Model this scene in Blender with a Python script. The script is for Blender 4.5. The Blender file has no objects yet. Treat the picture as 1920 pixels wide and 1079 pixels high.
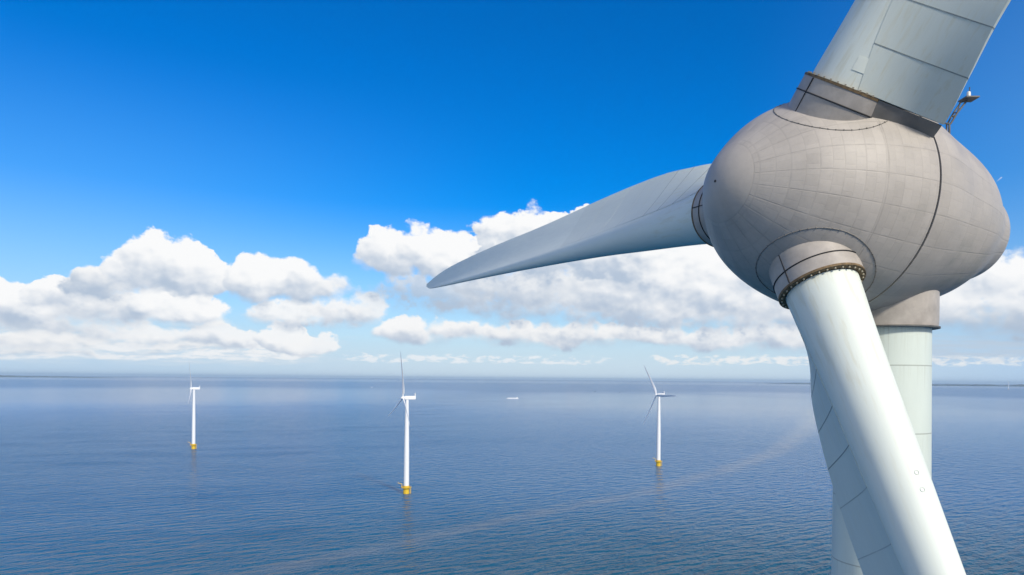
import bpy, math, random
from math import sin, cos, pi, radians, sqrt, atan2
from mathutils import Vector, Matrix
random.seed(7)

# ------------------------------------------------------------------ camera
FOC, CX, CY, ROLL, CAMZ = 1280.0, 960.0, 710.5, 0.0089, 115.0
cam_d = bpy.data.cameras.new("camera"); cam = bpy.data.objects.new("camera", cam_d)
bpy.context.scene.collection.objects.link(cam); bpy.context.scene.camera = cam
cam_d.sensor_width = 36.0; cam_d.lens = 36.0*FOC/1920.0
cam_d.shift_y = (CY-539.5)/1920.0
cam_d.clip_start = 0.5; cam_d.clip_end = 300000.0
cam.location = (0, 0, CAMZ); cam.rotation_euler = (pi/2, -ROLL, 0)

# ------------------------------------------------------------------ shader maths helper
class G:
    def __init__(s, tree): s.t = tree; s.n = tree.nodes; s.l = tree.links
    def new(s, typ, **kw):
        n = s.n.new(typ)
        for k, v in kw.items(): setattr(n, k, v)
        return n
    def put(s, sock, v):
        if isinstance(v, X): s.l.new(v.s, sock)
        elif isinstance(v, bpy.types.NodeSocket): s.l.new(v, sock)
        else: sock.default_value = v
    def m(s, op, a, b=0.0, c=0.0, clamp=False):
        n = s.new('ShaderNodeMath', operation=op); n.use_clamp = clamp
        s.put(n.inputs[0], a); s.put(n.inputs[1], b); s.put(n.inputs[2], c)
        return X(s, n.outputs[0])
    def smooth(s, x, a, b, lo=0.0, hi=1.0):
        n = s.new('ShaderNodeMapRange', interpolation_type='SMOOTHSTEP')
        for i, v in enumerate((x, a, b, lo, hi)): s.put(n.inputs[i], v)
        return X(s, n.outputs[0])
    def lin(s, x, a, b, lo=0.0, hi=1.0):
        n = s.new('ShaderNodeMapRange'); n.clamp = True
        for i, v in enumerate((x, a, b, lo, hi)): s.put(n.inputs[i], v)
        return X(s, n.outputs[0])
    def mix(s, f, a, b, blend='MIX'):
        n = s.new('ShaderNodeMix', data_type='RGBA', blend_type=blend)
        n.clamp_factor = True
        s.put(n.inputs[0], f)
        for i, v in ((6, a), (7, b)):
            if isinstance(v, tuple): v = (*v[:3], 1.0)
            s.put(n.inputs[i], v)
        return X(s, n.outputs[2])
    def comb(s, a, b, c=0.0):
        n = s.new('ShaderNodeCombineXYZ')
        for i, v in enumerate((a, b, c)): s.put(n.inputs[i], v)
        return X(s, n.outputs[0])
    def sep(s, v):
        n = s.new('ShaderNodeSeparateXYZ'); s.put(n.inputs[0], v)
        return [X(s, o) for o in n.outputs]
    def vm(s, op, a, b=None, sc=None):
        n = s.new('ShaderNodeVectorMath', operation=op); s.put(n.inputs[0], a)
        if b is not None: s.put(n.inputs[1], b)
        if sc is not None: s.put(n.inputs[3], sc)
        return X(s, n.outputs[0])
    def noise(s, vec, scale, detail=4.0, rough=0.5, out=0, dist=0.0, dim='3D'):
        n = s.new('ShaderNodeTexNoise', noise_dimensions=dim)
        s.put(n.inputs['Vector'], vec); n.inputs['Scale'].default_value = scale
        n.inputs['Detail'].default_value = detail; n.inputs['Roughness'].default_value = rough
        n.inputs['Distortion'].default_value = dist
        return X(s, n.outputs[out])
    def voro(s, vec, scale, detail=0.0, rough=0.5, out='Distance', feature='F1', dim='3D'):
        n = s.new('ShaderNodeTexVoronoi', feature=feature, voronoi_dimensions=dim)
        n.normalize = False
        s.put(n.inputs['Vector'], vec); n.inputs['Scale'].default_value = scale
        n.inputs['Detail'].default_value = detail; n.inputs['Roughness'].default_value = rough
        return X(s, n.outputs[out])
    def white(s, a, b=0.0, c=0.0):
        n = s.new('ShaderNodeTexWhiteNoise', noise_dimensions='3D'); s.put(n.inputs[0], s.comb(a, b, c))
        return X(s, n.outputs[0])
class X:
    def __init__(s, g, sock): s.g = g; s.s = sock
    def __add__(s, o): return s.g.m('ADD', s, o)
    __radd__ = __add__
    def __sub__(s, o): return s.g.m('SUBTRACT', s, o)
    def __rsub__(s, o): return s.g.m('SUBTRACT', o, s)
    def __mul__(s, o): return s.g.m('MULTIPLY', s, o)
    __rmul__ = __mul__
    def __truediv__(s, o): return s.g.m('DIVIDE', s, o)
    def max(s, o): return s.g.m('MAXIMUM', s, o)
    def min(s, o): return s.g.m('MINIMUM', s, o)
    def abs(s): return s.g.m('ABSOLUTE', s)
    def floor(s): return s.g.m('FLOOR', s)
    def fract(s): return s.g.m('FRACT', s)

def ray(px, py):
    x, y = px-CX, py-CY; c, s = cos(ROLL), sin(ROLL)
    return Vector(((x*c+y*s)/FOC, 1.0, -(-x*s+y*c)/FOC))
def azel(px, py):
    r = ray(px, py); return atan2(r.x, r.y), r.z/sqrt(r.x*r.x+r.y*r.y)

# ------------------------------------------------------------------ sun and sky
SUN_AZ, SUN_EL = radians(150), radians(34)       # azimuth clockwise from the view direction (+Y)
sun_dir = Vector((sin(SUN_AZ)*cos(SUN_EL), cos(SUN_AZ)*cos(SUN_EL), sin(SUN_EL)))
sl = bpy.data.lights.new("sun", 'SUN'); sl.energy = 3.5; sl.angle = radians(6.0); sl.color = (1.0, 0.93, 0.80)
so = bpy.data.objects.new("sun", sl); bpy.context.scene.collection.objects.link(so)
so.rotation_euler = sun_dir.to_track_quat('Z', 'Y').to_euler(); so.location = (60, -60, 300)

world = bpy.data.worlds.new("World"); bpy.context.scene.world = world; world.use_nodes = True
WS = 0.12
def build_world():
    nt = world.node_tree; nt.nodes.clear(); g = G(nt)
    out = g.new('ShaderNodeOutputWorld'); bg = g.new('ShaderNodeBackground'); bg.inputs[1].default_value = WS
    nt.links.new(bg.outputs[0], out.inputs[0])
    sky = g.new('ShaderNodeTexSky', sky_type='NISHITA'); sky.sun_disc = False
    sky.sun_elevation = SUN_EL; sky.sun_rotation = SUN_AZ; sky.altitude = 100
    sky.air_density = 1.0; sky.dust_density = 0.3; sky.ozone_density = 2.5
    hs = g.new('ShaderNodeHueSaturation'); hs.inputs['Saturation'].default_value = SKY_SAT; hs.inputs['Value'].default_value = SKY_VAL
    hs.inputs['Hue'].default_value = SKY_HUE
    nt.links.new(sky.outputs[0], hs.inputs['Color'])
    skyc = X(g, hs.outputs[0])
    tc = g.new('ShaderNodeTexCoord'); d = X(g, tc.outputs['Generated'])
    x, y, z = g.sep(d)
    az = g.m('ARCTAN2', x, y); hor = g.m('SQRT', x*x+y*y); el = z/(hor.max(0.02))
    W = 1.0/WS
    # noises shared by all clouds
    fl = g.comb(az, el*1.25, 0.0)
    warp = g.noise(fl, 9.0, 5.0, 0.55, out=1)
    wx, wy, _ = g.sep(warp)
    warp2 = g.noise(fl, 38.0, 4.0, 0.55, out=1)
    w2x, w2y, _ = g.sep(warp2)
    azw = az+(wx-0.5)*0.085+(w2x-0.5)*0.022
    elw = el+(wy-0.5)*0.050+(w2y-0.5)*0.016
    def billow(v): return 0.55-g.voro(g.vm('ADD', v, g.vm('SCALE', warp2, sc=0.018)), 22.0, 2.5, 0.42)*0.95
    bill = billow(fl)
    fine = g.noise(fl, 60.0, 7.0, 0.66)
    # emboss-like light on the billows from a shifted copy
    bill2 = billow(g.vm('ADD', fl, (0.005, 0.009, 0.0)))
    soft1 = g.noise(fl, 17.0, 3.5, 0.48); soft2 = g.noise(g.vm('ADD', fl, (0.006, 0.010, 0.0)), 17.0, 3.5, 0.48)
    relief = (bill-bill2)*0.55+(soft1-soft2)*1.1+(soft1-0.5)*0.55
    # horizon paling (thin high haze in the air outside the box)
    hz = g.smooth(el, 0.0, 0.30, 1.0, 0.0)
    hz = g.m('POWER', hz, 1.6)
    col = g.mix(hz*0.80, skyc, (0.33*W, 0.56*W, 0.84*W))
    hz2 = g.m('POWER', g.smooth(el, -0.01, 0.125, 1.0, 0.0), 1.3)
    col = g.mix(hz2*0.9, col, (0.64*W, 0.77*W, 0.87*W))
    front = g.smooth(y, 0.0, 0.15)
    veil = g.smooth(az, 0.30, 0.85)*g.smooth(el, 0.75, 0.2)*front
    col = g.mix(veil*0.45, col, (0.20*W, 0.45*W, 0.86*W))
    veil2 = g.smooth(az, 0.05, -0.65)*g.smooth(el, 0.45, 0.12)*front
    col = g.mix(veil2*0.30, col, (0.32*W, 0.55*W, 0.86*W))
    # low streaky layers
    st = g.noise(g.comb(az*1.0, el*9.0, 3.0), 14.0, 6.0, 0.62)
    st2 = g.noise(g.comb(az*1.0, el*2.6, 8.0), 46.0, 6.0, 0.62)
    def layer(col, a0, a1, e0, e1, src, thr, sft, amt, cw, soft_az=0.08):
        m = g.smooth(az, a0-soft_az, a0+soft_az)*g.smooth(az, a1-soft_az, a1+soft_az, 1.0, 0.0)
        me = g.smooth(el, e0, e0+(e1-e0)*0.35)*g.smooth(el, e1-(e1-e0)*0.45, e1, 1.0, 0.0)
        a = g.smooth(src+(m*me-1.0)*0.35, thr, thr+sft)*amt*m*me*front
        return g.mix(a, col, tuple(c*W for c in cw))
    a0, _ = azel(-700, 700); a1, _ = azel(640, 650)
    _, eb = azel(300, 704); _, et = azel(300, 590)
    col = layer(col, a0, a1, eb, et, st, 0.24, 0.30, 0.92, (0.70, 0.79, 0.87))
    col = layer(col, a0, a1, eb, et, st2*0.5+st*0.5, 0.42, 0.12, 0.85, (0.93, 0.94, 0.95))
    a0, _ = azel(630, 700); a1, _ = azel(1150, 690)
    _, eb = azel(900, 691); _, et = azel(900, 655)
    col = layer(col, a0, a1, eb, et, st2, 0.43, 0.14, 0.80, (0.88, 0.91, 0.94), 0.02)
    a0, _ = azel(1210, 700); a1, _ = azel(2600, 690)
    _, eb = azel(1350, 695); _, et = azel(1350, 654)
    col = layer(col, a0, a1, eb, et, st2, 0.42, 0.14, 0.85, (0.90, 0.91, 0.91), 0.02)
    a0, _ = azel(1500, 700)
    a1, _ = azel(3200, 700)
    _, eb = azel(1850, 700); _, et = azel(1850, 600)
    col = layer(col, a0, a1, eb, et, st, 0.30, 0.30, 0.8, (0.52, 0.62, 0.74), 0.1)
    # the rest of the sky, behind and beside the camera: unseen cloud, thickened and brightened for white fill light
    back = g.smooth(y-x.abs()*0.12, 0.12, -0.22)
    bn = g.noise(g.comb(x*1.0, y*1.0, z*2.4), 3.2, 7.0, 0.6)
    ba = g.smooth(bn, 0.34, 0.56)*g.smooth(z, -0.02, 0.04)*g.smooth(z, 0.55, 0.95, 1.0, 0.0)*back
    col = g.mix(ba*0.95, col, (1.12*W, 1.10*W, 1.04*W))
    # cumulus puffs, far to near: px, py, half width, height above, below, edge softness, darkness of base, brightness, alpha
    grp = bpy.data.node_groups.new('cloud_puff', 'ShaderNodeTree'); gi = grp.interface
    for nm, ty in (('Color', 'NodeSocketColor'), ('where', 'NodeSocketVector'), ('relief', 'NodeSocketFloat'),
                   ('a', 'NodeSocketFloat'), ('e', 'NodeSocketFloat'), ('iw', 'NodeSocketFloat'), ('iu', 'NodeSocketFloat'), ('id', 'NodeSocketFloat'),
                   ('ih', 'NodeSocketFloat'), ('soft', 'NodeSocketFloat'), ('dark', 'NodeSocketFloat'), ('bright', 'NodeSocketFloat'), ('alpha', 'NodeSocketFloat')):
        gi.new_socket(nm, in_out='INPUT', socket_type=ty)
    gi.new_socket('Color', in_out='OUTPUT', socket_type='NodeSocketColor'); gi.new_socket('where', in_out='OUTPUT', socket_type='NodeSocketVector')
    q_ = G(grp); ni = q_.new('NodeGroupInput'); no = q_.new('NodeGroupOutput')
    C0, VV, RE, a, e, iw, iu, idn, ih, sf, dk, br, al = [X(q_, ni.outputs[i]) for i in range(13)]
    A_, E_, BU = q_.sep(VV)
    dx = (A_-a)*iw; q = E_-e; dy = (q*iu).max(q*idn*-1.0)
    r = q_.m('SQRT', dx*dx+dy*dy)
    f = 1.0-r+BU*(0.6+0.8*q_.lin(r, 0.0, 0.8))
    up = q*ih
    low = q_.lin(up, -0.45, 0.10, 4.0, 1.0)
    alp = q_.smooth(f/(sf*low), 0.0, 1.0)*al
    lit = q_.smooth(up*1.35+dx*0.18+RE*(1.0-dk*0.75)-dk*0.75, -0.75, 0.24)
    sh = q_.vm('SCALE', (0.47*W, 0.565*W, 0.70*W), sc=(br+1.0)*0.5); wh = q_.vm('SCALE', (0.97*W, 0.975*W, 0.98*W), sc=br)
    c = q_.mix(lit, sh, wh)
    o_ = q_.mix(alp, C0, c); grp.links.new(o_.s, no.inputs[0])
    # the puffs are worked out one after another, so the chain may be long
    grp.links.new(q_.vm('ADD', VV, q_.vm('SCALE', o_, sc=1e-8)).s, no.inputs[1])
    bu = (bill-0.05)*0.46+(fine-0.5)*0.34+0.27
    rel = relief
    where = g.comb(azw, elw, bu)
    sv = g.lin(wx*0.5+w2y*0.5, 0.40, 0.60, 0.45, 2.6)     # edges crisp here, wispy there
    for (px, py, w, hu, hd, sft, dk, br, al) in PUFFS:
        a, e = azel(px, py)
        wr = (azel(px+w, py)[0]-azel(px-w, py)[0])/2
        eu = (azel(px, py-hu)[1]-e); ed = (e-azel(px, py+hd)[1])
        n = g.new('ShaderNodeGroup'); n.node_tree = grp
        for i, v in enumerate((col, where, rel, a, e, 1/wr, 1/eu, 1/ed, 1/(eu+ed), g.m('MULTIPLY', sv, sft), dk, br, al)): g.put(n.inputs[i], v)
        col = X(g, n.outputs[0]); where = X(g, n.outputs[1])
    # short contrail low above the nacelle
    a1_, e1_ = azel(1866, 343); a2_, e2_ = azel(1878, 333)
    ux, uy = a2_-a1_, e2_-e1_; L = sqrt(ux*ux+uy*uy); ux /= L; uy /= L
    pa = (az-a1_)*ux+(el-e1_)*uy; pb = ((az-a1_)*uy-(el-e1_)*ux).abs()
    cm = g.smooth(pb, 0.0003, 0.0011, 1.0, 0.0)*g.smooth(pa, 0.0, L)*g.smooth(pa, L, L*1.1, 1.0, 0.0)*front
    col = g.mix(cm*0.45, col, (0.8*W, 0.86*W, 0.95*W))
    nt.links.new(col.s, bg.inputs[0])
    world.cycles.sampling_method = 'MANUAL'; world.cycles.sample_map_resolution = 512

SKY_SAT, SKY_VAL, SKY_HUE = 1.62, 1.30, 0.5135
S1, S2, S3 = 0.12, 0.30, 0.50
PUFFS = [
 # far low cumuli, left
 (90, 660, 260, 16, 12, S3, .2, .92, .7), (330, 655, 150, 14, 10, S3, .2, .92, .6),
 (60, 640, 190, 26, 18, S2, .15, .94, .9), (300, 632, 130, 26, 18, S2, .10, .97, .9), (420, 636, 66, 30, 18, S1, .1, .98, .9),
 (530, 638, 44, 34, 16, S1, .05, .98, .95), (585, 648, 52, 24, 12, S1, .05, .97, .9),
 (110, 612, 220, 28, 20, S3, .3, .94, .9), (380, 612, 100, 20, 16, S3, .3, .93, .75),
 # left bank
 (20, 590, 170, 54, 40, S2, .12, .98, 1), (150, 582, 130, 56, 34, S2, .22, .97, 1), (250, 584, 130, 50, 32, S2, .15, .98, 1),
 (345, 582, 90, 44, 28, S1, .08, 1.0, 1), (20, 560, 90, 46, 44, S1, .03, 1.0, 1), (88, 548, 66, 34, 32, S1, .03, 1.0, 1),
 (195, 540, 80, 36, 34, S2, .45, .97, 1), (185, 524, 50, 34, 26, S1, .35, .97, 1), (245, 508, 48, 38, 40, S1, .10, 1.0, 1), (385, 525, 52, 46, 36, S1, .12, 1.0, 1),
 (300, 508, 70, 62, 46, S1, .08, 1.0, 1), (345, 512, 70, 58, 48, S1, .10, 1.0, 1),
 (545, 592, 80, 28, 22, S2, .08, .98, .95), (625, 592, 66, 34, 22, S2, .1, .97, .95), (690, 592, 44, 38, 22, S2, .1, .96, .9),
 (648, 545, 36, 22, 18, S2, .35, .97, .9), (600, 550, 54, 34, 26, S2, .22, .98, 1), (545, 532, 70, 46, 34, S1, .15, 1.0, 1),
 (480, 524, 58, 52, 46, S1, .08, 1.0, 1),
 # lower shelf in the middle and right
 (760, 622, 54, 28, 22, S1, .08, .98, 1), (860, 628, 110, 22, 22, S2, .15, .96, 1), (1020, 632, 160, 22, 20, S2, .2, .95, 1),
 (1200, 636, 170, 22, 20, S2, .2, .95, 1), (1380, 636, 160, 26, 20, S2, .15, .97, 1), (1560, 640, 160, 24, 20, S2, .3, .95, 1),
 # the big one
 (1240, 575, 380, 90, 50, S2, .30, .97, 1), (1480, 596, 280, 70, 46, S2, .30, .96, 1), (1200, 500, 140, 60, 60, S2, .0, 1, 1), (1380, 500, 200, 60, 60, S2, .0, 1, 1), (980, 596, 170, 30, 18, S3, .75, .9, .6),
 (840, 566, 150, 64, 40, S3, .75, .92, .85), (980, 566, 170, 74, 48, S3, .70, .95, 1), (1480, 540, 300, 120, 76, S2, .15, .98, 1),
 (1130, 550, 240, 96, 66, S2, .30, .98, 1), (1330, 540, 260, 110, 72, S2, .12, 1.0, 1),
 (1240, 520, 200, 90, 60, S3, .0, 1.0, .9), (1420, 520, 200, 100, 60, S3, .0, 1.0, .9),
 (740, 478, 66, 46, 42, S1, .08, 1.0, 1), (815, 480, 70, 54, 56, S1, .03, 1.0, 1), (885, 495, 76, 44, 60, S2, .03, 1.0, 1),
 (945, 452, 60, 56, 80, S1, .0, 1.0, 1), (1000, 440, 60, 50, 90, S1, .0, 1.0, 1), (1050, 455, 80, 56, 90, S1, .0, 1.0, 1), (1092, 436, 56, 48, 90, S1, .0, 1.0, 1),
 (1180, 470, 90, 60, 80, S1, .0, 1.0, 1),
 # behind and beyond the nacelle
 (1760, 604, 220, 54, 50, S3, .75, .86, .9), (1980, 612, 280, 62, 50, S3, .75, .86, .9),
 (1800, 562, 150, 90, 56, S2, .10, .99, 1), (1930, 548, 130, 84, 64, S2, .08, 1.0, 1), (2150, 540, 240, 120, 80, S2, .2, 1.0, 1),
]
build_world()

vs = bpy.context.scene.view_settings
vs.view_transform = 'Standard'; vs.look = 'None'; vs.exposure = 0.0; vs.gamma = 1.0; vs.use_curve_mapping = False
bpy.context.scene.render.engine = 'CYCLES'

# ------------------------------------------------------------------ objects helper
COL = bpy.context.scene.collection
def mesh(name, vf, mat, parent=None, smooth=True, mw=None):
    v, f = vf
    me = bpy.data.meshes.new(name); me.from_pydata([tuple(p) for p in v], [], f); me.update()
    if smooth:
        for p in me.polygons: p.use_smooth = True
        me.set_sharp_from_angle(angle=radians(38))
    me.materials.append(mat)
    o = bpy.data.objects.new(name, me); COL.objects.link(o)
    if parent: o.parent = parent
    if mw is not None: o.matrix_basis = mw
    return o
def empty(name, loc=(0, 0, 0), rz=0.0):
    o = bpy.data.objects.new(name, None); COL.objects.link(o); o.location = loc; o.rotation_euler = (0, 0, rz)
    o.empty_display_size = 1.0
    return o
def tag(o, label=None, cat=None, group=None, kind=None):
    if label: o['label'] = label
    if cat: o['category'] = cat
    if group: o['group'] = group
    if kind: o['kind'] = kind
def join(*vfs):
    V, F = [], []
    for v, f in vfs:
        b = len(V); V += list(v); F += [tuple(i+b for i in q) for q in f]
    return V, F
def xf(vf, M): return [M @ Vector(p) for p in vf[0]], vf[1]
def loft(rings, cap0=True, cap1=True, closed=True):
    n = len(rings[0]); V = [p for r in rings for p in r]; F = []
    for i in range(len(rings)-1):
        for j in range(n if closed else n-1):
            k = (j+1) % n
            F.append((i*n+j, i*n+k, (i+1)*n+k, (i+1)*n+j))
    if cap0: F.append(tuple(range(n))[::-1])
    if cap1: F.append(tuple((len(rings)-1)*n+j for j in range(n)))
    return V, F
def revolve(prof, n=48, cap0=False, cap1=False):      # prof: (r, z) about Z
    return loft([[Vector((r*cos(2*pi*j/n), r*sin(2*pi*j/n), z)) for j in range(n)] for r, z in prof], cap0, cap1)
def torus(R, r, z=0.0, n=64, m=8):
    V, F = [], []
    for i in range(n):
        a = 2*pi*i/n
        for j in range(m):
            b = 2*pi*j/m; V.append(Vector(((R+r*cos(b))*cos(a), (R+r*cos(b))*sin(a), z+r*sin(b))))
    for i in range(n):
        for j in range(m):
            F.append((i*m+j, ((i+1) % n)*m+j, ((i+1) % n)*m+(j+1) % m, i*m+(j+1) % m))
    return V, F
def tube(pts, r, n=8, closed=False):
    pts = [Vector(p) for p in pts]; rings = []
    N = len(pts)
    for i, p in enumerate(pts):
        if closed: t = pts[(i+1) % N]-pts[i-1]
        else: t = pts[min(i+1, N-1)]-pts[max(i-1, 0)]
        t.normalize(); a = t.orthogonal().normalized() if i == 0 else (a-t*a.dot(t)).normalized()
        b = t.cross(a); rings.append([p+(a*cos(2*pi*j/n)+b*sin(2*pi*j/n))*r for j in range(n)])
    if closed: rings.append(rings[0]); return loft(rings, False, False)
    return loft(rings)
def box(x0, x1, y0, y1, z0, z1):
    V = [Vector((x, y, z)) for z in (z0, z1) for y in (y0, y1) for x in (x0, x1)]
    return V, [(0, 2, 3, 1), (4, 5, 7, 6), (0, 1, 5, 4), (2, 6, 7, 3), (0, 4, 6, 2), (1, 3, 7, 5)]
def interp(x, xs, ys):
    if x <= xs[0]: return ys[0]
    for i in range(len(xs)-1):
        if x <= xs[i+1]:
            # smooth monotone-ish cubic
            d = [(ys[k+1]-ys[k])/(xs[k+1]-xs[k]) for k in range(len(xs)-1)]
            def mm(k):
                if k == 0: return d[0]
                if k == len(xs)-1: return d[-1]
                return (d[k-1]*(xs[k+1]-xs[k])+d[k]*(xs[k]-xs[k-1]))/(xs[k+1]-xs[k-1])
            h = xs[i+1]-xs[i]; w = (x-xs[i])/h
            return ((2*w**3-3*w**2+1)*ys[i]+(w**3-2*w**2+w)*h*mm(i)+(-2*w**3+3*w**2)*ys[i+1]+(w**3-w**2)*h*mm(i+1))
    return ys[-1]

# ------------------------------------------------------------------ materials
def mat(name):
    m = bpy.data.materials.new(name); m.use_nodes = True; nt = m.node_tree; nt.nodes.clear(); g = G(nt)
    o = g.new('ShaderNodeOutputMaterial'); b = g.new('ShaderNodeBsdfPrincipled'); nt.links.new(b.outputs[0], o.inputs[0])
    g.b = b; g.out = o
    tc = g.new('ShaderNodeTexCoord'); g.P = X(g, tc.outputs['Object'])
    return m, g
def simple(name, c, rough=0.5, var=0.12, scale=3.0, metal=0.0, spec=0.5):
    m, g = mat(name)
    n = g.noise(g.P, scale, 5.0, 0.6)
    k = g.lin(n, 0.3, 0.7, 1.0-var, 1.0+var)
    c3 = g.vm('SCALE', c, sc=k)
    g.put(g.b.inputs['Base Color'], c3); g.b.inputs['Roughness'].default_value = rough
    g.b.inputs['Metallic'].default_value = metal; g.b.inputs['Specular IOR Level'].default_value = spec
    return m
M_dark = simple('dark_rubber', (0.018, 0.018, 0.02), 0.7)
M_steel = simple('galvanised_steel', (0.42, 0.43, 0.43), 0.45, 0.2, 8.0, 0.5)
M_darksteel = simple('weathered_dark_steel', (0.10, 0.10, 0.095), 0.55, 0.3, 4.0)
M_rust = simple('rusty_flange_steel', (0.16, 0.105, 0.05), 0.75, 0.55, 5.0)
M_joint = simple('joint_sealant', (0.26, 0.29, 0.28), 0.7, 0.2, 3.0)
M_joint2 = simple('painted_joint', (0.48, 0.51, 0.48), 0.6, 0.1, 3.0)
M_patch2 = simple('worn_ring_paint', (0.58, 0.63, 0.58), 0.6, 0.1, 2.0)
M_patch = simple('repair_paint', (0.76, 0.79, 0.70), 0.5, 0.03, 2.0)
M_bolt = simple('dull_bolt_steel', (0.36, 0.32, 0.24), 0.65, 0.3, 6.0)
M_lamp = simple('frosted_lamp_housing', (0.75, 0.74, 0.68), 0.35)
M_white = simple('white_turbine_paint', (0.80, 0.81, 0.82), 0.4, 0.03, 0.4)
M_yellow = simple('yellow_foundation_paint', (0.72, 0.47, 0.03), 0.5, 0.15, 0.8)
M_hull = simple('white_hull_paint', (0.85, 0.86, 0.88), 0.4, 0.05, 0.2)
M_darkhull = simple('dark_hull_paint', (0.05, 0.06, 0.08), 0.5, 0.1, 0.2)
M_shore = simple('distant_woodland', (0.09, 0.13, 0.14), 0.9, 0.4, 0.002)
M_glass = simple('dark_window_glass', (0.03, 0.04, 0.05), 0.1, 0.05, 1.0)

def egg_material(name, nm, ring, tint):
    m, g = mat(name)
    x, y, z = g.sep(g.P)
    ang = g.m('ARCTAN2', z, y)/(2*pi)+0.5
    rad = g.m('SQRT', y*y+z*z)
    x = x+(g.noise(g.P, 0.25, 2.0, 0.5)-0.5)*0.08
    sx = x/ring; sa = ang*nm
    big = g.white(sx.floor(), sa.floor(), 1.0)
    # smaller sheets: rows split in a running bond
    sx2 = x/(ring*0.5); sa2 = ang*nm*2.0+(sx2.floor()*0.37)
    sm = g.white(sx2.floor(), sa2.floor(), 5.0)
    band = g.white(sx2.floor(), 3.0, 9.0)
    seam = lambda v, size, w: g.smooth((0.5-((v.fract())-0.5).abs())*size, 0.0, w, 1.0, 0.0)
    circ = rad*(2*pi/nm)
    s1 = seam(sx, ring, 0.05)*0.45; s2 = seam(sa, circ, 0.05)*0.8
    s3 = seam(sx2, ring*0.5, 0.035)*0.3; s4 = seam(sa2, circ*0.5, 0.035)*0.25
    inside = g.smooth(rad, 1.95, 2.02)          # plain cap round the nose
    capl = g.smooth((rad-2.0).abs(), 0.0, 0.05, 1.0, 0.0)*0.6
    lines = (s1.max(s2).max(s3).max(s4)*inside).max(capl if name == 'hub_cladding' else 0.0)
    if name == 'hub_cladding':
        lines = lines.max(g.smooth((x+1.07).abs(), 0.01, 0.05, 1.0, 0.0)*0.95)
    lines = lines*g.lin(g.noise(g.P, 1.3, 3.0, 0.6), 0.3, 0.65, 0.25, 1.0)
    stain = g.noise(g.comb(x*0.5, y, z*0.6), 0.9, 7.0, 0.65)
    fine = g.noise(g.P, 7.0, 6.0, 0.7)
    k = 0.92+(big-0.5)*0.06+(sm-0.5)*0.065+(band-0.5)*0.04
    k = 0.92+(k-0.92)*inside+(stain-0.5)*0.38+(fine-0.5)*0.14
    # sooty runs
    run = g.noise(g.comb(x*2.2, ang*60.0, rad*0.25), 1.0, 5.0, 0.6)
    k = k-g.smooth(run, 0.58, 0.8)*0.12
    c = g.vm('SCALE', tint, sc=k)
    grn = g.smooth(g.noise(g.P, 0.35, 4.0, 0.6), 0.5, 0.75)*g.smooth(z, 0.5, -5.0)*0.6
    c = g.mix(grn, c, (0.20, 0.22, 0.18))
    c = g.mix(lines*0.36, c, (0.10, 0.092, 0.085))
    g.put(g.b.inputs['Base Color'], c)
    g.put(g.b.inputs['Roughness'], g.lin(stain, 0.3, 0.7, 0.42, 0.6))
    g.b.inputs['Metallic'].default_value = 0.0; g.b.inputs['Specular IOR Level'].default_value = 0.45
    bmp = g.new('ShaderNodeBump'); bmp.inputs['Strength'].default_value = 0.35; bmp.inputs['Distance'].default_value = 0.03
    h = g.noise(g.P, 1.1, 2.0, 0.5)*0.6-lines*0.5+sm*0.10
    bmp.inputs['Strength'].default_value = 0.6
    g.put(bmp.inputs['Height'], h); g.l.new(bmp.outputs[0], g.b.inputs['Normal'])
    return m
EGG = (0.455, 0.412, 0.365)
M_hub = egg_material('hub_cladding', 24, 0.95, EGG)
M_nac = egg_material('nacelle_cladding', 24, 2.4, EGG)
M_collar = simple('collar_metal', (0.39, 0.35, 0.31), 0.5, 0.18, 1.2)
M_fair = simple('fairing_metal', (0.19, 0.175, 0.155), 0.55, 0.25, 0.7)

def blade_material(name, base):
    m, g = mat(name)
    x, y, z = g.sep(g.P)
    n1 = g.noise(g.comb(x, y, z*0.25), 0.7, 6.0, 0.62); n2 = g.noise(g.comb(x*3.0, y*3.0, z*0.35), 1.4, 5.0, 0.6)
    k = 1.0+(n1-0.5)*0.16+(n2-0.5)*0.14
    c = g.vm('SCALE', base, sc=k)
    dirt = g.smooth(n2, 0.48, 0.70)*g.smooth(z, 26.0, 5.0)*0.5
    c = g.mix(dirt, c, (0.58, 0.56, 0.42))
    g.put(g.b.inputs['Base Color'], c)
    g.put(g.b.inputs['Roughness'], g.lin(n1, 0.3, 0.7, 0.48, 0.60))
    g.b.inputs['Specular IOR Level'].default_value = 0.35
    return m
M_blade = blade_material('blade_paint', (0.72, 0.76, 0.69))
M_panel = blade_material('blade_panel_paint', (0.67, 0.71, 0.645))

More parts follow.
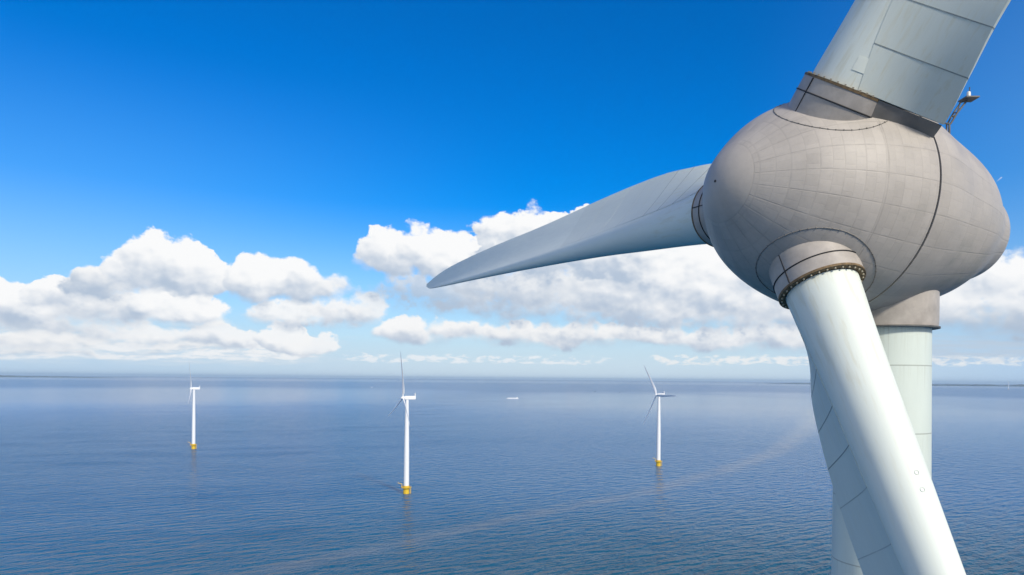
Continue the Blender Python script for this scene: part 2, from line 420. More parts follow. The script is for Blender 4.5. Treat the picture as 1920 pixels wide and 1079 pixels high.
def tower_material():
    m, g = mat('tower_paint')
    x, y, z = g.sep(g.P)
    ang = g.m('ARCTAN2', y, x)
    seams = [115.93-3.78*i for i in range(0, 20)]
    t = (115.93-z)/3.78; fr = t.fract()            # 0 just under a seam
    line = g.smooth((0.5-(fr-0.5).abs())*3.78, 0.01, 0.05, 1.0, 0.0)
    run = g.noise(g.comb(ang*9.0, 0.0, z*0.12), 1.6, 6.0, 0.7)
    dirt = g.smooth(run, 0.50, 0.72)*g.smooth(fr, 0.0, 0.5, 1.0, 0.0)
    top = g.smooth(z, 115.9, 118.2)*g.smooth(run, 0.45, 0.7)
    vs_ = g.smooth(((ang/(2*pi)+0.31)*3.0).fract(), 0.0, 0.006, 1.0, 0.0)
    n = g.noise(g.comb(x, y, z*0.4), 0.8, 6.0, 0.6)
    c = g.vm('SCALE', (0.62, 0.68, 0.62), sc=1.0+(n-0.5)*0.16)
    c = g.mix(dirt.max(top)*0.42, c, (0.36, 0.36, 0.27))
    c = g.mix(line*0.6, c, (0.20, 0.21, 0.18))
    c = g.mix(vs_*0.3, c, (0.2, 0.2, 0.18))
    g.put(g.b.inputs['Base Color'], c); g.b.inputs['Roughness'].default_value = 0.45
    return m
M_tower = tower_material()

def water_material():
    m, g = mat('sea_water')
    x, y, z = g.sep(g.P)
    def rot(a, sx, sy):
        c, s = cos(a), sin(a)
        return g.comb((x*c+y*s)/sx, (y*c-x*s)/sy, 0.0)
    # wind roughening in wide patches
    p1 = g.noise(g.comb(x*0.00035+3.0, y*0.00026, 0.0), 1.0, 4.0, 0.55)
    p2 = g.noise(rot(radians(20), 420.0, 130.0), 1.0, 5.0, 0.6)
    def ell(cx, cy, rx, ry):
        ex = (x-cx+(p2-0.5)*rx*0.8)/rx; ey = (y-cy+(p1-0.5)*ry*0.8)/ry
        return g.smooth(g.m('SQRT', ex*ex+ey*ey), 0.50, 1.45, 1.0, 0.0)
    calm = ell(1150, 3300, 1250, 2500).max(ell(-2500, 4200, 1900, 2800)*0.6).max(ell(300, 2600, 500, 1500)*0.6).max(ell(350, 900, 420, 420)*0.45).max(ell(2600, 4200, 1200, 2600)*0.7)
    d0 = g.m('SQRT', x*x+y*y)
    tz = x/(y.max(1.0))
    band = g.smooth(d0+(p1-0.5)*7000.0, 7500.0, 11500.0)*g.smooth(d0+(p1-0.5)*9000.0, 14000.0, 21000.0, 1.0, 0.0)*g.smooth(tz, -0.52, -0.38)*g.smooth(tz, 0.30, 0.50, 1.0, 0.0)
    calm = (calm*(1.0-band)).max(g.smooth(d0, 15000.0, 24000.0)*g.smooth(d0, 34000.0, 42000.0, 1.0, 0.0)*0.5)
    ruf = g.lin(p1, 0.35, 0.65, 0.8, 1.15)*g.lin(p2, 0.3, 0.7, 0.85, 1.15)*(1.0-calm*0.45)*(1.0+band*0.5)
    # slick line: a calm thread across the water
    pts = [(-260, 280), (-153, 395), (-92, 457), (-24, 535), (43, 604), (131, 693), (263, 861), (418, 1089), (763, 1742), (1500, 3300)]
    wob = g.noise(g.comb(x*0.01, y*0.01, 0.0), 1.0, 4.0, 0.6)-0.5
    xw = x+wob*38.0; yw = y+wob*30.0; dmin = None
    for (x0, y0), (x1, y1) in zip(pts[:-1], pts[1:]):
        L2 = (x1-x0)**2+(y1-y0)**2
        t = g.m('MULTIPLY', (xw-x0)*(x1-x0)+(yw-y0)*(y1-y0), 1.0/L2, clamp=True)
        dx = xw-x0-t*(x1-x0); dy = yw-y0-t*(y1-y0); dd = g.m('SQRT', dx*dx+dy*dy)
        dmin = dd if dmin is None else dmin.min(dd)
    dist = g.m('SQRT', x*x+y*y)
    sw = dist*0.008+1.5
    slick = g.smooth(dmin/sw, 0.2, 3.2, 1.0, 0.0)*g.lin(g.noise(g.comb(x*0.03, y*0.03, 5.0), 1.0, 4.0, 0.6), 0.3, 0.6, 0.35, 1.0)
    # wave slopes
    a = radians(30)
    h = (g.noise(rot(a, 19.0, 7.0), 1.0, 3.0, 0.5)*1.7+g.noise(rot(a+0.7, 7.0, 3.2), 1.0, 3.0, 0.6)*0.55)
    bmp = g.new('ShaderNodeBump'); bmp.inputs['Distance'].default_value = 1.0
    g.put(bmp.inputs['Strength'], g.m('MULTIPLY', ruf*(1.0-slick*0.45)*g.lin(dist, 500.0, 3500.0, 1.0, 0.08), WAVE, clamp=False))
    g.put(bmp.inputs['Height'], h*4.8)
    # unresolved capillary slopes: independent of the distance
    s1 = g.noise(rot(a, 1.9, 0.8), 1.0, 2.0, 0.5, out=1)
    nx, ny, nz = g.sep(s1)
    tilt = g.comb((nx-0.5)*0.45, (ny-0.5)*0.75, 0.0)
    far = g.lin(dist, 250.0, 2500.0, 0.35, 0.04)
    nn = g.vm('NORMALIZE', g.vm('ADD', X(g, bmp.outputs[0]), g.vm('SCALE', tilt, sc=ruf*far*SLOPE*(1.0-slick*0.5))))
    g.l.new(nn.s, g.b.inputs['Normal'])
    deep = g.mix(g.lin(p1, 0.35, 0.65), (0.000, 0.115, 0.300), (0.001, 0.118, 0.262))
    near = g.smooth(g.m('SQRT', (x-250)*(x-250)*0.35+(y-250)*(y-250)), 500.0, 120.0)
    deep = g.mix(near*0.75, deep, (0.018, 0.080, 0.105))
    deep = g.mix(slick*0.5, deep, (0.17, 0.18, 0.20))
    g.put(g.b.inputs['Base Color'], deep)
    g.put(g.b.inputs['Roughness'], g.lin(dist, 350.0, 3500.0, 0.12, 0.22)*(1.0-calm*0.3))
    g.b.inputs['IOR'].default_value = 1.33; 
    p3 = g.noise(rot(radians(15), 140.0, 60.0), 1.0, 5.0, 0.6)
    mott = g.lin(p3*0.5+p2*0.5, 0.40, 0.60, 0.3, 2.0)
    g.put(g.b.inputs['Specular IOR Level'], 0.13*mott+calm*1.0)
    return m
WAVE, SLOPE = 1.0, 1.0
M_water = water_material()

# ------------------------------------------------------------------ the sea
def sea():
    rr = [0, 200, 500, 1000, 2500, 6000, 15000, 40000, 100000]; n = 96
    V = [Vector((0, 0, 0))]; F = []
    for r in rr[1:]:
        V += [Vector((r*cos(2*pi*j/n), r*sin(2*pi*j/n), 0)) for j in range(n)]
    for j in range(n): F.append((0, 1+j, 1+(j+1) % n))
    for i in range(len(rr)-2):
        for j in range(n):
            a = 1+i*n; F.append((a+j, a+n+j, a+n+(j+1) % n, a+(j+1) % n))
    o = mesh('water', (V, F), M_water, smooth=False); tag(o, 'deep blue rippled sea reaching to the horizon', kind='structure'); return o
sea()

# ------------------------------------------------------------------ main turbine
Pc = Vector((14.77356241, 37.07460458, 9.99236284+CAMZ))
TH, TAU, AL, RF, RR = 0.3869256, 0.06803709, 0.44937521, 5.93817762, 1.98094374
SN, SS, SR = 4.70885336, -3.97995339, -16.0263667
KAP = -0.0577516
nA = Vector((-cos(TH)*cos(TAU), -sin(TH)*cos(TAU), sin(TAU)))
uA = Vector((-sin(TH), cos(TH), 0)); vA = nA.cross(uA)
if vA.z < 0: vA = -vA
TN = [0, .05, .15, .3, .45, .6, .75, .87, .95, 1.]
R2 = [0]+[r*r for r in (2.3694489, 4.37311896, 5.58673301, 5.92413941, 5.25494825, 4.395, 3.10, 2.32)]+[0]
def prof(s):
    t = min(max((SN-s)/(SN-SR), 0), 1); xs, ys = TN, R2
    d = [(ys[k+1]-ys[k])/(xs[k+1]-xs[k]) for k in range(9)]
    mm = [d[0]*1.1]+[(d[k-1]*(xs[k+1]-xs[k])+d[k]*(xs[k]-xs[k-1]))/(xs[k+1]-xs[k-1]) for k in range(1, 9)]+[d[8]*1.1]
    i = 0
    while i < 8 and t > xs[i+1]: i += 1
    h = xs[i+1]-xs[i]; w = (t-xs[i])/h
    return sqrt(max((2*w**3-3*w**2+1)*ys[i]+(w**3-2*w**2+w)*h*mm[i]+(-2*w**3+3*w**2)*ys[i+1]+(w**3-w**2)*h*mm[i+1], 0))

TOWX, TOWY = 21.66, 40.0
main = empty('wind_turbine', (TOWX, TOWY, 0))
tag(main, 'huge egg-shaped grey wind turbine filling the right of the view, blades attached close up', 'wind turbine')
RB = Matrix(((nA.x, uA.x, vA.x, Pc.x-TOWX), (nA.y, uA.y, vA.y, Pc.y-TOWY), (nA.z, uA.z, vA.z, Pc.z), (0, 0, 0, 1)))   # rotor frame in the turbine's space

def egg(s0, s1, n=120, m=96):
    rings = []
    for i in range(m+1):
        w = i/m
        s = s0+(s1-s0)*w
        if abs(s0-SN) < 1e-6: s = SN+(s1-SN)*(1-cos(w*pi/2))
        if abs(s1-SR) < 1e-6: s = s0+(SR-s0)*sin(w*pi/2)
        r = max(prof(s), 0.004)
        rings.append([Vector((s, r*cos(2*pi*j/n), r*sin(2*pi*j/n))) for j in range(n)])
    return loft(rings, True, True)
GAP = 0.07
hub = mesh('hub', egg(SN, SS+GAP), M_hub, main, mw=RB)
nac = mesh('nacelle', egg(SS-GAP, SR), M_nac, main, mw=RB)
rs = prof(SS)
ringp = [Vector((0, 0, 0))]
seal = loft([[Vector((s, (rs-0.16)*cos(2*pi*j/96), (rs-0.16)*sin(2*pi*j/96))) for j in range(96)] for s in (SS+GAP+.02, SS-GAP-.02)], True, True)
o = mesh('seal_ring', seal, M_dark, nac)
# small dark sensor holes and the nose cap boss on the hub
def on_egg(s, ang, lift=0.0):
    r = prof(s)+lift; return Vector((s, r*cos(ang), r*sin(ang)))
holes = []
bolt = revolve([(0.0, 0.0), (0.07, 0.0), (0.07, 0.06), (0.0, 0.06)], 10)
mesh('nose_boss', join(xf(bolt, Matrix.Translation((SN-0.03, 0, 0)) @ Matrix.Rotation(pi/2, 4, 'Y')), ([], [])), M_dark, hub)

# blade section
COLSEAM = radians(-90)
RN = [3.5, 6, 8, 10, 12.5, 16, 21, 28, 40, 60, 75, 84, 90, 94, 97, 98.5]
CC = [2.5, 3.5, 4.05, 4.3, 4.5, 4.85, 5.1, 5.05, 4.5, 3.95, 3.35, 2.85, 2.3, 1.75, 1.05, .5]
CS = [4.1, 3.4, 2.5, 1.9, 1.65, 1.75, 2.05, 2.1, 1.7, 1.1, .7, .5, .35, .2, .1, 0]
TRX = [3, 6, 8, 16, 20, 30, 40, 63, 85, 98.5]
TRY = [1.8, 1.78, 1.66, 1.32, 1.16, 0.92, 0.74, 0.44, 0.24, 0.03]
THK = [1.8, 1.78, 1.64, 1.28, 1.10, 0.80, 0.60, 0.32, 0.15, 0.02]
def sect(r, off=0.0, tail_only=False, nf=28, nt=10):
    c1, c2 = interp(r, RN, CC), interp(r, RN, CS)
    c = sqrt(c1*c1+c2*c2); ec = Vector((c1/c, c2/c, 0)); ep = Vector((-ec.y, ec.x, 0))
    a, b = interp(r, TRX, TRY), interp(r, TRX, THK)
    te = min(0.11, b*0.5); ph = radians(68)
    ax, ay = a*cos(ph), b*sin(ph)
    conc = 0.10*min(1, max(0, (30-r)/20))+0.02
    P = []
    def side(sgn, w):     # w 0 at spar, 1 at trailing edge
        w_ = 3*w*w-2*w*w*w
        x = ax+(c-ax)*w
        m0 = -(b/a)*(cos(ph)/sin(ph))*(c-ax)*0.9; m1 = (te-ay)*0.95
        # leave the tube tangentially, then run almost straight to the trailing edge
        y = (2*w**3-3*w**2+1)*ay+(w**3-2*w**2+w)*m0+(-2*w**3+3*w**2)*te+(w**3-w**2)*m1
        return Vector((x, sgn*(max(y, te*0.8)+off), 0))
    if tail_only:
        up = [side(1, k/nt) for k in range(nt+1)]; dn = [side(-1, k/nt) for k in range(nt+1)]
        up[-1].x += off; dn[-1].x += off
        loop = up+dn[::-1]
        # inner return keeps the shell closed
        loop = [Vector((ax+0.02, ay-0.05, 0))]+loop+[Vector((ax+0.02, -ay+0.05, 0))]
    else:
        loop = [side(1, k/nt) for k in range(nt+1)][::-1]
        for k in range(1, nf):
            t = ph+(2*pi-2*ph)*k/nf
            loop.append(Vector((a*cos(t), b*sin(t), 0)))
        loop += [side(-1, k/nt) for k in range(nt+1)]
    sh = 0.55*max(0, (r-93)/5.5)**2
    return [ec*(p.x+sh)+ep*p.y+Vector((0, 0, r)) for p in loop]
rad_list = [5.86, 6.4, 7, 8, 9, 10, 11, 12, 13, 14.5, 16, 18, 20, 23, 26, 30, 35, 40, 46, 52, 58, 64, 70, 76, 81, 85, 88, 90, 92, 94, 95.5, 96.7, 97.6, 98.2, 98.5]
def tubesect(r, n=40, grow=0.0):
    a, b = interp(r, TRX, TRY)+grow, interp(r, TRX, THK)+grow
    return a, b
blade_vf = loft([sect(r) for r in rad_list])
pz = [5.88, 7.90, 9.92, 11.94, 13.96, 16.0, 18.6, 22.2, 26.4, 31.0]
panels = []
for i in range(9):
    za, zb = pz[i], pz[i+1]-0.025
    panels.append(loft([sect(za+(zb-za)*k/6, 0.025 if za < 14 else 0.012, True) for k in range(7)]))
strips = [loft([sect(pz[i]-0.035, 0.034 if pz[i] < 15 else 0.02, True), sect(pz[i]+0.012, 0.034 if pz[i] < 15 else 0.02, True)]) for i in range(1, 9)]
fair_vf = loft([sect(r, -0.03, True) for r in (1.4, 2.0, 2.6, 3.2, 3.8, 4.4, 5.0, 5.5, 5.82)])
flange = revolve([(1.80, 5.72), (2.12, 5.72), (2.12, 5.84), (1.80, 5.84)], 72)
NB = 33
bolt_vf = revolve([(0.0, 5.83), (0.045, 5.83), (0.045, 5.92), (0.0, 5.92)], 8)
seam_vf = xf(box(2.10, 2.155, -.022, .022, 3.6, 5.70), Matrix.Rotation(COLSEAM, 4, 'Z'))
collar_vf = revolve([(2.16, 2.6), (2.14, 4.0), (2.10, 5.72), (1.9, 5.72)], 72)
band_vf = torus(2.135, 0.032, 5.02, 72, 8)
b_me = p_me = None
def ensure(meshes, key, name, vf, m, parent, mw=None):
    if key in meshes:
        o = bpy.data.objects.new(name, meshes[key]); COL.objects.link(o); o.parent = parent
        if mw is not None: o.matrix_basis = mw
        return o
    o = mesh(name, vf, m, parent, mw=mw); meshes[key] = o.data; return o
MS = {}
for k in range(3):
    a = AL+k*2*pi/3
    # rotor frame axes: x = n, y = u, z = v
    d = Vector((KAP, -sin(a), -cos(a))).normalized()
    T = Vector((0, cos(a), -sin(a))); S = Vector((-1, 0, 0))
    T = (T-d*T.dot(d)).normalized(); S2_ = d.cross(T)
    if S2_.dot(S) < 0: S2_ = -S2_; flip = True
    BM = Matrix(((T.x, S2_.x, d.x, 0), (T.y, S2_.y, d.y, 0), (T.z, S2_.z, d.z, 0), (0, 0, 0, 1)))
    if k == 0: print('handed', BM.to_3x3().determinant())
    bl = ensure(MS, 'blade', 'blade', blade_vf, M_blade, main, RB @ BM); bl['spin'] = k
    for i in range(9):
        pn = ensure(MS, 'panel%d' % i, 'trailing_edge_panel', panels[i], M_panel, bl)
    for i in range(8): ensure(MS, 'strip%d' % i, 'panel_joint', strips[i], M_joint if i < 4 else M_joint2, bl)
    cl = ensure(MS, 'collar', 'blade_collar', collar_vf, M_collar, main, RB @ BM)
    ensure(MS, 'band', 'collar_band', band_vf, M_dark, cl)
    ensure(MS, 'flange', 'flange_ring', flange, M_rust, cl)
    ensure(MS, 'cseam', 'collar_seam', seam_vf, M_dark, cl)
    for j in range(NB):
        aj = 2*pi*j/NB; ensure(MS, 'bolt', 'bolt', bolt_vf, M_bolt, cl, Matrix.Translation((1.98*cos(aj), 1.98*sin(aj), 0)))
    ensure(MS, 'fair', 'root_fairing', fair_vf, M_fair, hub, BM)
    # ring of rivets where the reinforced skin round the blade root ends
    ex, ey, ez = Vector((T.x, T.y, T.z)), Vector((S2_.x, S2_.y, S2_.z)), d
    pts = []
    for j in range(96):
        b = 2*pi*j/96; q = (ex*cos(b)+ey*sin(b))*2.68
        # slide outwards along d until the egg surface is met
        t = 7.0
        while t > 0:
            w = q+d*t
            if w.x < SN and sqrt(w.y**2+w.z**2) <= prof(w.x)+0.02: break
            t -= 0.02
        w = q+d*t
        if w.x > SS+0.15: pts.append(w)
        else: pts.append(None)
    segs = []; cur = []
    idx0 = next((i for i in range(96) if pts[i] is None), 0)
    for i in range(97):
        p = pts[(idx0+i) % 96]
        if p is None or i == 96:
            if p is not None: cur.append(p)
            if len(cur) > 2: segs.append(cur)
            cur = []
        else: cur.append(p)
    parts = [tube(s_, 0.02, 6) for s_ in segs]
    for s_ in segs:
        for p in s_[::2]:
            nrm = Vector((0, p.y, p.z)).normalized()
            parts.append(xf(box(-.025, .025, -.025, .025, -.03, .035), Matrix.Translation(p) @ nrm.to_track_quat('Z', 'X').to_matrix().to_4x4()))
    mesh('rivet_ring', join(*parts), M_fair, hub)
# a repair patch on the top blade and two small drain rings on the bottom blade
def on_tube(px, py, k):
    o = [c for c in main.children if c.name.startswith('blade') and c.get('spin') == k][0]
    Mi = (Matrix.Translation((TOWX, TOWY, 0)) @ o.matrix_basis).inverted()
    a = Mi @ Vector((0, 0, CAMZ)); b_ = Mi @ (Vector((0, 0, CAMZ))+ray(px, py)); dv = b_-a
    lam = 15.0
    while lam < 60:
        p = a+dv*lam
        if math.hypot(p.x, p.y) < interp(p.z, TRX, TRY)+0.02: return o, atan2(p.y, p.x), p.z
        lam += 0.02
    return o, 0, 8
def tube_pt(ang, z, lift):
    rr_ = interp(z, TRX, TRY)+lift; return Vector((rr_*cos(ang), rr_*sin(ang), z))
ob_, a0_, z0_ = on_tube(1604, 118, 1); _, a1_, z1_ = on_tube(1640, 130, 1)
zm = (z0_+z1_)/2
pv = loft([[tube_pt(a0_+(a1_-a0_)*j/10, z_, 0.012) for j in range(11)] for z_ in (zm-0.33, zm, zm+0.33)], False, False, closed=False)
mesh('repair_patch', pv, M_patch, ob_)
for px_, py_ in ((1719, 886), (1730, 918)):
    ob_, a0_, z0_ = on_tube(px_, py_, 0); p_ = tube_pt(a0_, z0_, 0.005); nn_ = Vector((p_.x, p_.y, 0)).normalized()
    mesh('drain_ring', xf(torus(0.10, 0.014, 0, 20, 6), Matrix.Translation(p_) @ nn_.to_track_quat('Z', 'X').to_matrix().to_4x4()), M_patch2, ob_)
# tower
tw = []
for z, r in [(0, 7.2), (10, 6.6), (25, 5.7), (45, 4.6), (65, 3.8), (85, 3.1), (96, 2.72), (104, 2.58), (110, 2.53), (118.3, 2.50)]:
    tw.append((r, z))
tower = mesh('tower', revolve(tw, 96, True, True), M_tower, main)
zb = CAMZ+3.11
mesh('yaw_collar', revolve([(2.4, zb+.02), (2.82, zb+.02), (2.84, zb+0.3), (2.86, 121.0)], 96), M_collar, nac, mw=RB.inverted())
mesh('yaw_collar_lip', revolve([(2.5, zb-.05), (2.92, zb-.05), (2.92, zb+.03), (2.5, zb+.03)], 96), M_darksteel, nac, mw=RB.inverted())

# mast and aviation lamp on the nacelle's back
def silhouette(px, py):
    r = ray(px, py); best = (1e9, None)
    for i in range(1200):
        lam = 28+i*0.02; Xw = r*lam+Vector((0, 0, CAMZ))-Pc
        s = Xw.dot(nA); rho = sqrt(max(Xw.length_squared-s*s, 0))
        if SR < s < SN:
            gq = rho-prof(s)
            if gq < best[0]: best = (gq, lam)
    return best[1]
DEP = silhouette(1779, 252)+0.6
def at(px, py, dd=0.0):
    p = ray(px, py)*(DEP+dd); p.z += CAMZ; return p-Vector((TOWX, TOWY, 0))
RBi = RB.inverted()
def R_(p): return RBi @ p
mast = join(tube([R_(at(1780, 262)), R_(at(1780, 233))], 0.055, 8), tube([R_(at(1768, 231)), R_(at(1782, 233))], 0.05, 8),
            tube([R_(at(1782, 233)), R_(at(1795, 212)), R_(at(1813, 189))], 0.05, 8),
            tube([R_(at(1775, 262, 1.2)), R_(at(1775, 235, 1.2)), R_(at(1788, 212, 1.2)), R_(at(1806, 186, 1.2))], 0.045, 8),
            tube([R_(at(1786, 219)), R_(at(1793, 216))], 0.05, 6), tube([R_(at(1800, 192)), R_(at(1811, 190))], 0.045, 6),
            tube([R_(at(1795, 212)), R_(at(1800, 192))], 0.03, 6), tube([R_(at(1795, 212)), R_(at(1788, 212, 1.2))], 0.04, 6),
            tube([R_(at(1818, 185)), R_(at(1818, 164))], 0.03, 6))
ms = mesh('instrument_mast', mast, M_darksteel, main, mw=RB)
pc = R_(at(1815.5, 185.5))
plat_w = at(1815.5, 185.5)
Mw = RBi @ Matrix.Translation(plat_w)
mesh('mast_platform', xf(join(box(-.32, .38, -.35, .35, -.05, .02)), Mw), M_darksteel, ms)
mesh('aviation_lamp', xf(join(revolve([(0.0, 0.02), (0.15, 0.02), (0.15, 0.1), (0.13, 0.14), (0.13, 0.42), (0.09, 0.5), (0.0, 0.52)], 20)), Mw @ Matrix.Translation((0.02, 0, 0.0)) @ Matrix.Scale(0.75, 4)), M_lamp, ms)

# ------------------------------------------------------------------ distant offshore turbines
WAX = radians(25)      # wind: rotors face left and a little towards the camera
def small_blade(L=52.0):      # chord, thickness and twist along the span
    rings = []
    for r, ch, th, tw_ in [(0.8, 2.0, 2.0, 0), (2.5, 2.2, 1.9, 8), (6, 3.4, 1.6, 24), (10, 4.0, 1.2, 20), (18, 3.4, 0.9, 14), (28, 2.7, 0.7, 10), (38, 2.1, 0.5, 7), (46, 1.5, 0.35, 5), (50.5, .7, 0.1, 1), (52, .2, 0.05, 0)]:
        a = radians(tw_); ring = []
        for j in range(14):
            t = 2*pi*j/14; x = ch*(0.5*cos(t)+0.2*(1 if ch > 2.3 else 0.3)); y = th*0.5*sin(t)*(1.0 if cos(t) < 0 else 1-0.6*cos(t))
            ring.append(Vector((y*cos(a)-x*sin(a)+0.0009*r*r, x*cos(a)+y*sin(a), r*0.90+0.08)))
        rings.append(ring)
    return loft(rings)
HH = 95.0
far_root = empty('wind_turbine')
fp = {}
fp['tower'] = mesh('tower', revolve([(2.70, 8.0), (2.55, 40), (2.1, 70), (1.55, 93.2)], 32, True, True), M_white, far_root)
for z in (12.1, 38.0, 66.0):
    pass
fp['tp'] = mesh('transition_piece', revolve([(3.05, -3), (3.05, 6.2), (3.2, 6.2), (3.2, 7.6), (2.75, 7.6), (2.75, 8.0)], 32, True, True), M_yellow, far_root)
plat = [revolve([(3.0, 5.8), (5.0, 5.8), (5.0, 6.2), (3.0, 6.2)], 24)]
pf = mesh('platform', join(*plat), M_yellow, far_root)
rail = [torus(4.9, 0.06, 7.3, 24, 5), torus(4.9, 0.05, 6.75, 24, 5)]+[tube([(4.9*cos(a), 4.9*sin(a), 6.2), (4.9*cos(a), 4.9*sin(a), 7.3)], 0.06, 5) for a in [2*pi*i/12 for i in range(12)]]
mesh('railing', join(*rail), M_yellow, pf)
dv = mesh('davit_crane', join(tube([(-4.2, -1.2, 6.2), (-4.2, -1.2, 9.2), (-4.6, -1.4, 9.8), (-8.2, -2.4, 11.0)], 0.28, 8), box(-4.7, -3.7, -1.7, -.7, 6.2, 7.4)), M_yellow, pf)
ld = mesh('boat_landing', join(tube([(3.2, -1.2, 6.0), (4.3, -1.2, 5.0), (4.3, -1.2, -2.5)], 0.2, 8), tube([(3.2, 1.2, 6.0), (4.3, 1.2, 5.0), (4.3, 1.2, -2.5)], 0.2, 8),
     *[tube([(4.3, -1.2, z), (4.3, 1.2, z)], 0.09, 5) for z in [i*0.9 for i in range(0, 6)]]), M_yellow, far_root)
# nacelle in its own frame: +X upwind
YAW = pi+WAX
NM = Matrix.Translation((0, 0, HH)) @ Matrix.Rotation(YAW, 4, 'Z')
def rbx(x, hw, h0, h1, k=6):
    ring = []
    for cx_, cy_, a0 in ((hw-.5, h1-.5, 0), (-hw+.5, h1-.5, 90), (-hw+.5, h0+.5, 180), (hw-.5, h0+.5, 270)):
        for j in range(4):
            a = radians(a0+30*j); ring.append(Vector((x, cx_+.5*cos(a), cy_+.5*sin(a))))
    return ring
nacm = mesh('nacelle', loft([rbx(2.7, 1.5, -1.4, 1.5), rbx(2.3, 1.9, -1.8, 1.9), rbx(-7.6, 1.9, -1.8, 2.0), rbx(-8.6, 1.5, -1.2, 1.9)]), M_white, far_root, mw=NM)
mesh('cooler_fin', join(box(-8.3, -7.6, -1.9, 1.9, 2.0, 4.3), box(-8.4, -8.1, -.1, .1, 4.3, 5.4)), M_white, nacm)
spm = mesh('hub', xf(revolve([(1.55, 2.75), (1.75, 3.4), (1.65, 4.6), (1.2, 5.7), (0.6, 6.3), (0.02, 6.5)], 24, True, True), Matrix.Rotation(pi/2, 4, 'Y')), M_white, far_root, mw=NM)
bm = None
for k in range(3):
    if bm is None: bmo = mesh('blade', small_blade(), M_white, far_root); bm = bmo.data
    else:
        bmo = bpy.data.objects.new('blade', bm); COL.objects.link(bmo); bmo.parent = far_root
    bmo['rk'] = k
def set_rotor(root, az0, yaw_off=0.0):
    i = 0
    Nm = Matrix.Translation((0, 0, HH)) @ Matrix.Rotation(YAW+yaw_off, 4, 'Z')
    for c in root.children:
        if c.name.startswith('blade'):
            c.matrix_basis = Nm @ Matrix.Translation((4.2, 0, 0)) @ Matrix.Rotation(az0+c['rk']*2*pi/3, 4, 'X') @ Matrix.Rotation(radians(2.0), 4, 'Y')
        if c.name.startswith(('nacelle', 'hub')): c.matrix_basis = Nm
def dup(o, parent=None):
    c = o.copy(); COL.objects.link(c); c.parent = parent
    for ch in list(o.children): dup(ch, c)
    return c
spots = [((-104, 678), radians(-4), 0.0, 'white offshore turbine on yellow base in the middle distance, nearest of the three small ones'),
         ((-501, 1076), radians(1), 0.0, 'white offshore turbine on yellow base, farthest to the left'),
         ((197, 914), radians(30), 0.0, 'white offshore turbine on yellow base right of centre with blades spread wide')]
roots = [far_root, dup(far_root), dup(far_root)]
bpy.context.view_layer.update()
for r_, (xy, a0, yo, lb) in zip(roots, spots):
    r_.location = (xy[0], xy[1], 0); tag(r_, lb, 'wind turbine', 'white offshore turbines on yellow bases')
    set_rotor(r_, a0, yo)
# a very distant one beyond the right horizon water
t4 = dup(far_root); bpy.context.view_layer.update()
q = ray(1891, 719)*12500; t4.location = (q.x, q.y, 0); t4.scale = (1.6, 1.6, 1.35)
tag(t4, 'faint tiny turbine on the horizon at the far right', 'wind turbine'); 
if 'group' in t4: del t4['group']
set_rotor(t4, radians(20))

# ------------------------------------------------------------------ boats
def hull(L, B, D, bow=0.2):
    rings = []
    for w, k, dz in [(0, .75, 0.0), (.04, .9, 0), (.12, 1, 0), (.8, 1, 0), (.9, .75, .2), (.96, .42, .5), (1.0, .04, .9)]:
        x = -L/2+L*w; b = B/2*k
        rings.append([Vector((x, -b, D+dz)), Vector((x, -b*.92, 0.3)), Vector((x, -b*.55, -0.8)), Vector((x, b*.55, -0.8)), Vector((x, b*.92, 0.3)), Vector((x, b, D+dz))])
    return loft(rings)
bx_, by_ = 4, 3926
barge = empty('barge', (bx_, by_, 0), radians(180+3))
tag(barge, 'long low white cargo ship far off between the middle and right turbines', 'ship')
mesh('hull', hull(68, 11, 3.2), M_hull, barge)
mesh('cargo_hatch', join(box(-18, 26, -4.4, 4.4, 3.2, 4.6), box(-17, 25, -4.0, 4.0, 4.6, 5.0)), M_hull, barge, smooth=False)
wh = mesh('wheelhouse', join(box(-31, -21, -4.6, 4.6, 3.2, 6.4), box(-29, -23, -3.4, 3.4, 6.4, 9.4)), M_hull, barge, smooth=False)
mesh('window_band', join(box(-29.05, -22.95, -3.45, 3.45, 7.4, 8.6)), M_glass, wh, smooth=False)
mesh('mast', tube([(-26, 0, 9.4), (-26, 0, 14)], 0.15, 6), M_hull, barge)
def small_boat(name, loc, rz, L, m, label, cat):
    b = empty(name, loc, rz); tag(b, label, cat)
    mesh('hull', hull(L, L*.3, L*.12), m, b)
    c = mesh('cabin', join(box(-L*.25, L*.12, -L*.1, L*.1, L*.12, L*.3), box(-L*.2, L*.05, -L*.08, L*.08, L*.3, L*.36)), m, b, smooth=False)
    mesh('mast', tube([(-L*.05, 0, L*.36), (-L*.05, 0, L*.7)], L*.01, 6), m, b)
    return b
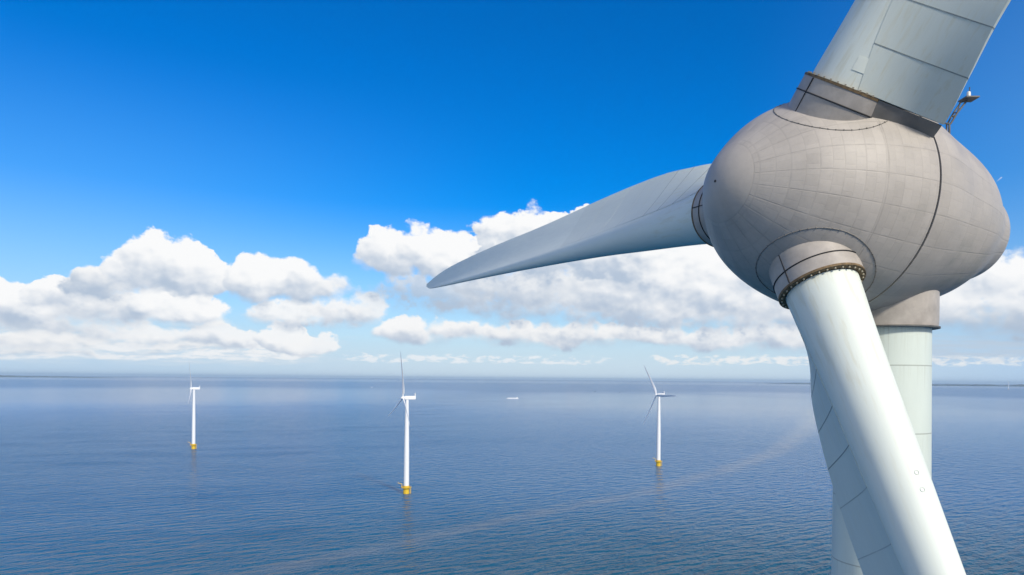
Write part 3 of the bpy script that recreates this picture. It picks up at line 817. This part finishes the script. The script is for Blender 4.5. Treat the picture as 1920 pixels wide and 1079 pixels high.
small_boat('motorboat', (-1604, 7813, 0), radians(20), 17, M_hull, 'tiny white boat far off left of the middle turbine', 'boat')
small_boat('fishing_boat', (794, 6510, 0), radians(160), 15, M_darkhull, 'tiny dark boat far off, left one of two specks by the right turbine', 'boat')
small_boat('fishing_boat', (981, 6211, 0), radians(200), 14, M_darkhull, 'tiny dark boat far off, right one of two specks by the right turbine', 'boat')

# ------------------------------------------------------------------ far shores
def shore(px0, px1, D, hgt, seed, name, label):
    rnd = random.Random(seed); V, F = [], []; n = 160
    hs, h = [], 0.5
    for i in range(n+1):
        h += rnd.uniform(-.12, .12)+(0.55-h)*.08; hs.append(max(.15, min(1, h)))
    for i in range(n+1):
        w = i/n; px = px0+(px1-px0)*w; r = ray(px, 719); r.z = 0; r.normalize()
        env = min(1, w*6, (1-w)*6) if name else 1
        hh = hgt*hs[i]*env+1.0
        for dd, z in ((0, -2), (0, hh*.55), (250, hh), (1500, hh*.9), (1600, -2)):
            p = r*(D+dd); V.append(Vector((p.x, p.y, z)))
    for i in range(n):
        for j in range(4):
            F.append((i*5+j, (i+1)*5+j, (i+1)*5+j+1, i*5+j+1))
    o = mesh(name, (V, F), M_shore, smooth=False); tag(o, label, kind='structure'); return o
shore(-500, 250, 33000, 95, 3, 'far_shore', 'thin hazy strip of land on the left horizon')
shore(1420, 2500, 30000, 120, 5, 'far_shore', 'thin hazy strip of land on the right horizon')

# ------------------------------------------------------------------ haze
def haze():
    m = bpy.data.materials.new('air_haze'); m.use_nodes = True; nt = m.node_tree; nt.nodes.clear()
    o = nt.nodes.new('ShaderNodeOutputMaterial'); v = nt.nodes.new('ShaderNodeVolumePrincipled')
    v.inputs['Color'].default_value = (0.62, 0.82, 1.0, 1); v.inputs['Density'].default_value = HAZE
    nt.links.new(v.outputs[0], o.inputs['Volume'])
    ob = mesh('haze', box(-110000, 110000, -110000, 110000, -4.0, 260.0), m, smooth=False)
    tag(ob, kind='stuff', label='pale air haze over the sea')
HAZE = 1.8e-5
haze()
